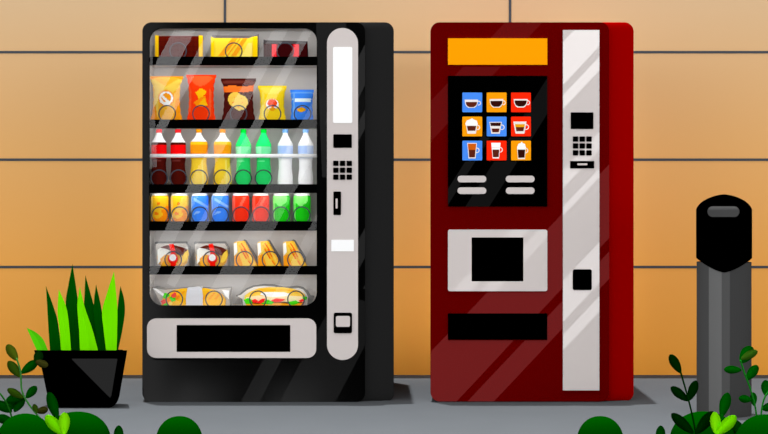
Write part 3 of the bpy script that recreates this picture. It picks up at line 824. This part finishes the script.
# ------------------------------------------------------------------ foreground planting
YF = -1.30
def dome(name, label, cx, top, a, Y, c=(0, 70, 0), group='dark green bushes along the front edge', skew=0):
    s_ = S(Y); base = Vector((P(cx, 0, Y).x, Y, 0)); hgt = P(0, top, Y).z
    A = a * s_; vs = []; fs = []; rings, seg = 14, 40
    rnd = random.Random(int(cx))
    for i in range(rings):
        ph = (math.pi / 2) * i / rings
        for k in range(seg):
            th = 2 * math.pi * k / seg
            rr_ = A * math.cos(ph) ** .92
            vs.append(base + Vector((rr_ * math.cos(th), rr_ * .8 * math.sin(th), hgt * math.sin(ph))))
    vs.append(base + Vector((0, 0, hgt)))
    for i in range(rings - 1):
        for k in range(seg):
            l = (k + 1) % seg; fs.append((i * seg + k, i * seg + l, (i + 1) * seg + l, (i + 1) * seg + k))
    for k in range(seg): fs.append(((rings - 1) * seg + k, (rings - 1) * seg + (k + 1) % seg, len(vs) - 1))
    fs.append(tuple(range(seg - 1, -1, -1)))
    o = MB().add(vs, fs).build(name, mat(c, k=2.1), base=base, smooth=True)
    return tag(o, label, 'bush', group)
GK = 1.1
dome('bush', 'low rounded dark green bush in the near left corner', 25, 413.6, 31, YF - .22)
dome('bush', 'rounded dark green bush in front of the black planter', 77, 411.8, 33.5, YF + .05)
dome('bush', 'small rounded bush in front of the black snack machine', 179.2, 416.2, 23.6, YF)
dome('bush', 'small rounded bush in front of the red coffee machine', 600.3, 416.2, 23.6, YF)
dome('bush', 'rounded dark green bush in front of the litter bin', 704, 411.6, 34, YF + .05)
dome('bush', 'low rounded dark green bush in the near right corner', 766, 414.5, 33, YF - .22)

def leaf(name, b, tip, w, Y, m, parent, p=.52, bend=0.0, lift=.0):
    k = 14; bx, by = b; tx, ty = tip; L = math.dist(b, tip); ux, uy = (tx - bx) / L, (ty - by) / L; nx, ny = -uy, ux
    vs = []; fs = []
    for i in range(k + 1):
        t = (1 - math.cos(math.pi * i / k)) / 2
        wd = max(.05, w / 2 * math.sqrt(max(0, 1 - (2 * t - 1) ** 2)) * (.72 + .34 * min(1, t / .6)))
        off = bend * math.sin(math.pi * t)
        px_, py_ = bx + ux * L * t + nx * off, by + uy * L * t + ny * off
        a = P(px_ + nx * wd, py_ + ny * wd, Y); c_ = P(px_ - nx * wd, py_ - ny * wd, Y); md = P(px_, py_, Y)
        md.y += .003 + .15 * wd * S(Y); mk = md.copy(); mk.y += .0025
        for q in (a, c_, md, mk): q.y -= lift * t
        vs += [a, md, c_, mk]
    for i in range(k):
        for q in range(4):
            z = (q + 1) % 4; fs.append((i * 4 + q, i * 4 + z, i * 4 + 4 + z, i * 4 + 4 + q))
    return MB().add(vs, fs).build(name, m, parent, smooth=True)
def sprig(name, label, stem, Y, stem_m, leaves, r=.9, group=None):
    bx, by = stem[0]
    bpt = Vector((P(bx, 0, Y).x, Y, 0))
    t = thing(name, label, 'plant', bpt, group)
    pts = [bpt.copy()]
    ss = []
    P_ = [stem[0]] + list(stem) + [stem[-1]]
    for i in range(1, len(P_) - 2):
        p0, p1, p2, p3 = P_[i - 1], P_[i], P_[i + 1], P_[i + 2]
        for s_ in range(6):
            u = s_ / 6
            ss.append(tuple(.5 * (2 * p1[k] + (p2[k] - p0[k]) * u + (2 * p0[k] - 5 * p1[k] + 4 * p2[k] - p3[k]) * u * u + (3 * p1[k] - p0[k] - 3 * p2[k] + p3[k]) * u ** 3) for k in (0, 1)))
    ss.append(stem[-1])
    pts += [P(x, y, Y) for x, y in ss]
    MB().tube(pts, [r * S(Y)] * len(pts), seg=7).build('stem', stem_m, t, smooth=True)
    for i, (b, tip, w, m) in enumerate(leaves):
        leaf('leaf', b, tip, w, Y + .012 - .004 * (i % 5), m, t)
    return t
G = 'leafy sprigs along the front edge'
dg = mat((0, 66, 2), k=GK); dk = mat((0, 34, 0), k=GK); mg = mat((0, 82, 2), k=GK); olv = mat((72, 88, 14), k=GK); olv2 = mat((48, 76, 10), k=GK); brn = mat((56, 56, 18), k=GK); st = mat((52, 112, 46), k=GK); lime = mat((118, 226, 0), k=GK); lime2 = mat((132, 234, 6), k=GK)
sprig('leafy_sprig', 'curving sprig with olive and dark leaves, overlapping the planter', [(40.5, 419), (28, 403), (21.8, 390), (20.6, 372), (16.5, 358)], YF - .05, st,
      [((17.4, 360.6), (7, 344.6), 9.6, olv), ((20.4, 377), (8.2, 361.2), 9.6, olv2), ((21, 373.5), (38, 360.4), 9.2, dg), ((36, 364), (40.4, 351), 9.4, mat((6, 42, 4))), ((35.5, 361.5), (48, 365.8), 7.8, brn),
       ((24, 396.8), (6, 400.5), 8.5, dg), ((23.5, 398), (7.4, 389), 7.6, olv2), ((26, 398), (36.5, 386.4), 8.4, dg), ((36, 412), (48, 409), 7.4, brn), ((37, 413.5), (33.8, 404), 5.6, olv2)], group=G)
sprig('leafy_sprig', 'low dark leafy sprig at the left edge of the picture', [(13, 424), (9, 408), (2, 396), (-3, 391)], YF - .03, mat((20, 84, 16), k=GK),
      [((12, 412), (-4, 402), 10, dg), ((10.5, 410), (14, 394), 11, dg), ((14, 412), (24, 397), 9, dg), ((14, 422), (-4, 417), 9.5, dg), ((9, 406), (20, 392), 7, dg)], group=G)
sprig('leafy_sprig', 'dark upright leaf growing behind the lime sprout at left', [(57, 430), (56.5, 420), (56, 416)], YF - .13, dg, [((57.6, 420), (48.6, 392), 10.5, dg)], group=G)
sprig('leafy_sprig', 'nearly black sprig with paired leaves in front of the litter bin', [(696.5, 440), (694, 424), (688.8, 401), (680.6, 372)], YF - .40, dk,
      [((680.8, 373), (670, 354.6), 9.4, dk), ((688.4, 401), (671, 387), 9, dk), ((688.8, 400.6), (696.4, 380.6), 9.4, dk), ((693.5, 433.5), (671.6, 413.6), 10.4, dk), ((696, 434), (713.6, 411.6), 11.4, dk)], group=G)
sprig('leafy_sprig', 'mid green sprig curling up beside the litter bin at right', [(757.6, 424), (754.6, 404), (750, 388), (744, 372), (740.4, 360)], YF - .05, mat((20, 104, 24), k=GK),
      [((740.6, 363), (752, 346.6), 13, mg), ((741, 359), (757.5, 351), 8, mat((52, 92, 16), k=GK)), ((741.6, 370), (724, 369.4), 8, mg), ((746.6, 380), (757.6, 365.4), 9.6, mg), ((752, 400), (738.8, 398), 7.8, mg), ((754, 406), (753.2, 392.4), 7, mg)], group=G)
sprig('leafy_sprig', 'mid green sprig cut off by the right edge of the picture', [(760.6, 426), (761.6, 410), (764.5, 398), (769, 391)], YF - .02, mat((26, 112, 30), k=GK),
      [((766, 396), (765.6, 380), 9.4, mg), ((761.6, 409), (773, 406), 8.6, mg)], group=G)
sprig('leafy_sprig', 'dark upright leaf growing behind the lime sprout at right', [(724, 430), (723, 420), (722, 415)], YF - .13, mg, [((721.4, 417), (728, 392.6), 11, mg)], group=G)
sprig('leafy_sprig', 'broad dark leaf low beside the right-hand lime sprout', [(744, 442), (741, 434)], YF - .02, dg, [((744.6, 440), (733, 420), 11.5, dg)], group=G)
sprig('leaf_tip', 'single small dark leaf tip near the bush before the planter', [(118.6, 444), (118.6, 440)], YF, dg, [((118.4, 446), (118.8, 425.4), 9.6, dg)], group='single leaf tips along the front edge')
sprig('leaf_tip', 'single small dark leaf tip between the coffee machine and litter bin', [(660.6, 444), (660.6, 440)], YF, dg, [((660.2, 446), (660.8, 425.6), 9.6, dg)], group='single leaf tips along the front edge')
for lab, x_, sgn in (('bright lime two-leaved sprout in front of the planter bush', 56.5, -1), ('bright lime two-leaved sprout in front of the litter bin', 724, 1)):
    if sgn < 0: lv = [((65, 435.5), (45.4, 415.6), 11.6, lime), ((64, 435), (64.6, 412.2), 11, lime2)]
    else: lv = [((716.8, 435), (714.4, 411.8), 10.4, lime2), ((716.6, 434.6), (736, 416), 11.6, lime)]
    xb = lv[0][0][0]
    sprig('lime_sprout', lab, [(xb, 444), (xb, 435)], YF - .46, lime, lv, group='lime two-leaved sprouts')

# ------------------------------------------------------------------ light
w = bpy.data.worlds.new('sky'); SC.world = w; w.use_nodes = True
nt = w.node_tree; n = nt.nodes; n.clear()
out = n.new('ShaderNodeOutputWorld'); bg = n.new('ShaderNodeBackground'); bg.inputs['Strength'].default_value = 1.0
tc = n.new('ShaderNodeTexCoord'); sx = n.new('ShaderNodeSeparateXYZ'); nt.links.new(tc.outputs['Generated'], sx.inputs[0])
def M(op, a, b_=None, cl=False):
    q = n.new('ShaderNodeMath'); q.operation = op; q.use_clamp = cl
    for i, v in enumerate((a, b_)):
        if v is None: continue
        if isinstance(v, (int, float)): q.inputs[i].default_value = v
        else: nt.links.new(v, q.inputs[i])
    return q.outputs[0]
fy = M('MAXIMUM', M('MULTIPLY', sx.outputs['Y'], -1.0), .001)
u = M('DIVIDE', sx.outputs['X'], fy); v = M('DIVIDE', sx.outputs['Z'], fy)
def box(val, lo, hi, s_=.06):
    a = M('MULTIPLY', M('SUBTRACT', val, lo), 1 / s_, True); b_ = M('MULTIPLY', M('SUBTRACT', hi, val), 1 / s_, True)
    return M('MULTIPLY', a, b_)
dark = M('MULTIPLY', box(u, -.85, 1.25), box(v, .40, 1.25))
dark = M('MAXIMUM', dark, M('MULTIPLY', box(u, -.5, .12), box(v, .8, 1.7)))
low = M('MULTIPLY', box(u, -2.5, 2.5, .6), box(v, -.6, .44, .1))
SHELF_FILL = 13.0
WS = 1.46
strength = M('MULTIPLY', M('ADD', M('MULTIPLY', low, 1.0), M('SUBTRACT', 1.0, M('MULTIPLY', dark, .99))), WS)
bg.inputs['Color'].default_value = (1, 1, 1, 1)
nt.links.new(strength, bg.inputs['Strength']); nt.links.new(bg.outputs[0], out.inputs[0])

sun = bpy.data.lights.new('overhead_sun', 'SUN'); so = bpy.data.objects.new('overhead_sun', sun); COL.objects.link(so)
sun.energy = 5.4; sun.angle = math.radians(.8)
dvec = Vector((.052, -.075, -1.0)); so.rotation_euler = dvec.to_track_quat('-Z', 'Y').to_euler(); so.location = (0, 0, 6)

sb = bpy.data.lights.new('floor_fill_light', 'AREA'); sb.shape = 'RECTANGLE'; sb.size = 7.0; sb.size_y = .8; sb.spread = math.radians(72); sb.energy = 50  # unseen fill added to brighten the near floor
sbo = bpy.data.objects.new('floor_fill_light', sb); COL.objects.link(sbo); sbo.location = (0, -1.7, 3.4)
def wall_fill_light(X, L):  # unseen fills added behind the machines to brighten the wall
    l = bpy.data.lights.new('wall_fill', 'AREA'); l.shape = 'RECTANGLE'; l.size = .06; l.size_y = 1.75
    l.energy = L * math.pi * .06 * 1.75
    o = bpy.data.objects.new('wall_fill', l); COL.objects.link(o)
    o.location = (X, .9, .97); o.rotation_euler = (math.pi / 2, 0, 0)
for X in (P(168, 0, .7).x, P(368, 0, .7).x, P(456, 0, .7).x, P(592, 0, .7).x): wall_fill_light(X, 6.0 if X < 1 else 7.5)

# unseen strip lights added behind each shelf edge to brighten the snack machine's inside
for row, zb_ in enumerate([28.2] + LIP_BOT[:5]):
    l = bpy.data.lights.new('shelf_fill_light', 'AREA'); l.shape = 'RECTANGLE'; l.size = .82; l.size_y = .012
    l.energy = SHELF_FILL * math.pi * .82 * .012
    o = bpy.data.objects.new('shelf_fill_light', l); COL.objects.link(o)
    o.location = ((x0 + x1) / 2, .042, P(0, zb_, .034).z + .003)
    o.rotation_euler = Vector((0, .75, -.66)).to_track_quat('-Z', 'Y').to_euler()
LY = -13.0
def refl(x, y, tilt, Yp=0.0):
    p = P(x, y, Yp); d_ = (p - Vector((0, -D, H))).normalized()
    nrm = Vector((tilt[0], -1, tilt[1])).normalized()
    r = d_ - 2 * d_.dot(nrm) * nrm
    return p + r * ((LY - p.y) / r.y)
def streak(p0, p1, w, tilt, L, name='streak_light', Yp=0.0):
    """unseen slanting light added so that its mirror image runs from p0 to p1 with horizontal width w (image units)"""
    a, b_ = refl(*p0, tilt, Yp), refl(*p1, tilt, Yp); c_ = (a + b_) / 2
    ux = (b_ - a); ln = ux.length; ux.normalize()
    q = refl((p0[0] + p1[0]) / 2 + w, (p0[1] + p1[1]) / 2, tilt, Yp) - c_
    wd = (q - ux * q.dot(ux)).length
    z = Vector((0, -1, 0)); yv = z.cross(ux)
    l = bpy.data.lights.new(name, 'AREA'); l.shape = 'RECTANGLE'; l.size = ln; l.size_y = wd  # unseen, added only so its reflection draws a streak
    l.energy = L * math.pi * ln * wd
    o = bpy.data.objects.new(name, l); COL.objects.link(o)
    o.matrix_world = Matrix(((ux.x, yv.x, z.x, c_.x), (ux.y, yv.y, z.y, c_.y), (ux.z, yv.z, z.z, c_.z), (0, 0, 0, 1)))
LG_ = 1.9
def band(xl, xr, yref, slope, y0, y1, tilt, L, Yp=0.0):
    xm = (xl + xr) / 2
    streak((xm + slope * (y0 - yref), y0), (xm + slope * (y1 - yref), y1), xr - xl, tilt, L, Yp=Yp)
for xl, xr, yr, y0, y1, g_ in ((174.3, 196.4, 28, 22, 118, 1.45), (209.5, 219.6, 28, 22, 150, 1.3), (273.4, 288.8, 28, 22, 290, 1.1), (304, 314, 28, 22, 285, 1.1), (301, 332, 122, 78, 312, .75), (310, 322.6, 226, 196, 312, .75)):
    band(xl, xr, yr, -.54, y0, y1, TG, LG_ * g_)
# low streaks on the black door
band(263.6, 282, 359, -.53, 340, 410, TD, 1.2)
band(302.5, 358, 359, -.53, 300, 410, TD, 1.0)
# unseen light added to grey the left of the black door
streak((148, -40), (148, 520), 26, TH, 1.6)
# coffee machine: diagonals with c = x + .9425*y
def diag(c0, c1, y0, y1, tilt, L, k=.9425, Yp=0.0):
    cm_ = (c0 + c1) / 2
    streak((cm_ - k * y0, y0), (cm_ - k * y1, y1), c1 - c0, tilt, L, Yp=Yp)
diag(526, 564, 15, 160, TB, .6)
diag(763, 834, 150, 430, TB, 1.55)
diag(846, 872, 210, 430, TB, 1.55)
for c0, c1, y0, y1 in ((602.7, 642.8, 0, 100), (653, 665.7, 30, 120), (723.8, 740.5, 115, 200), (758, 766.4, 150, 225), (827.6, 866, 225, 335), (878.5, 893, 280, 365)):
    diag(c0, c1, y0, y1, TS, 1.3 if c0 < 660 else .9)
diag(727, 745.5, 222, 300, TP, .8)
diag(755, 771, 222, 300, TP, .8)
band(465, 475, 161.6, -.63, 120, 215, TK, 1.0)
band(494, 517, 161.6, -.63, 60, 215, TK, .8)
# unseen light added, mirrored in the planter's front panel
streak((82, 350), (122, 386), 62, TPOT, .9, Yp=Ypot)
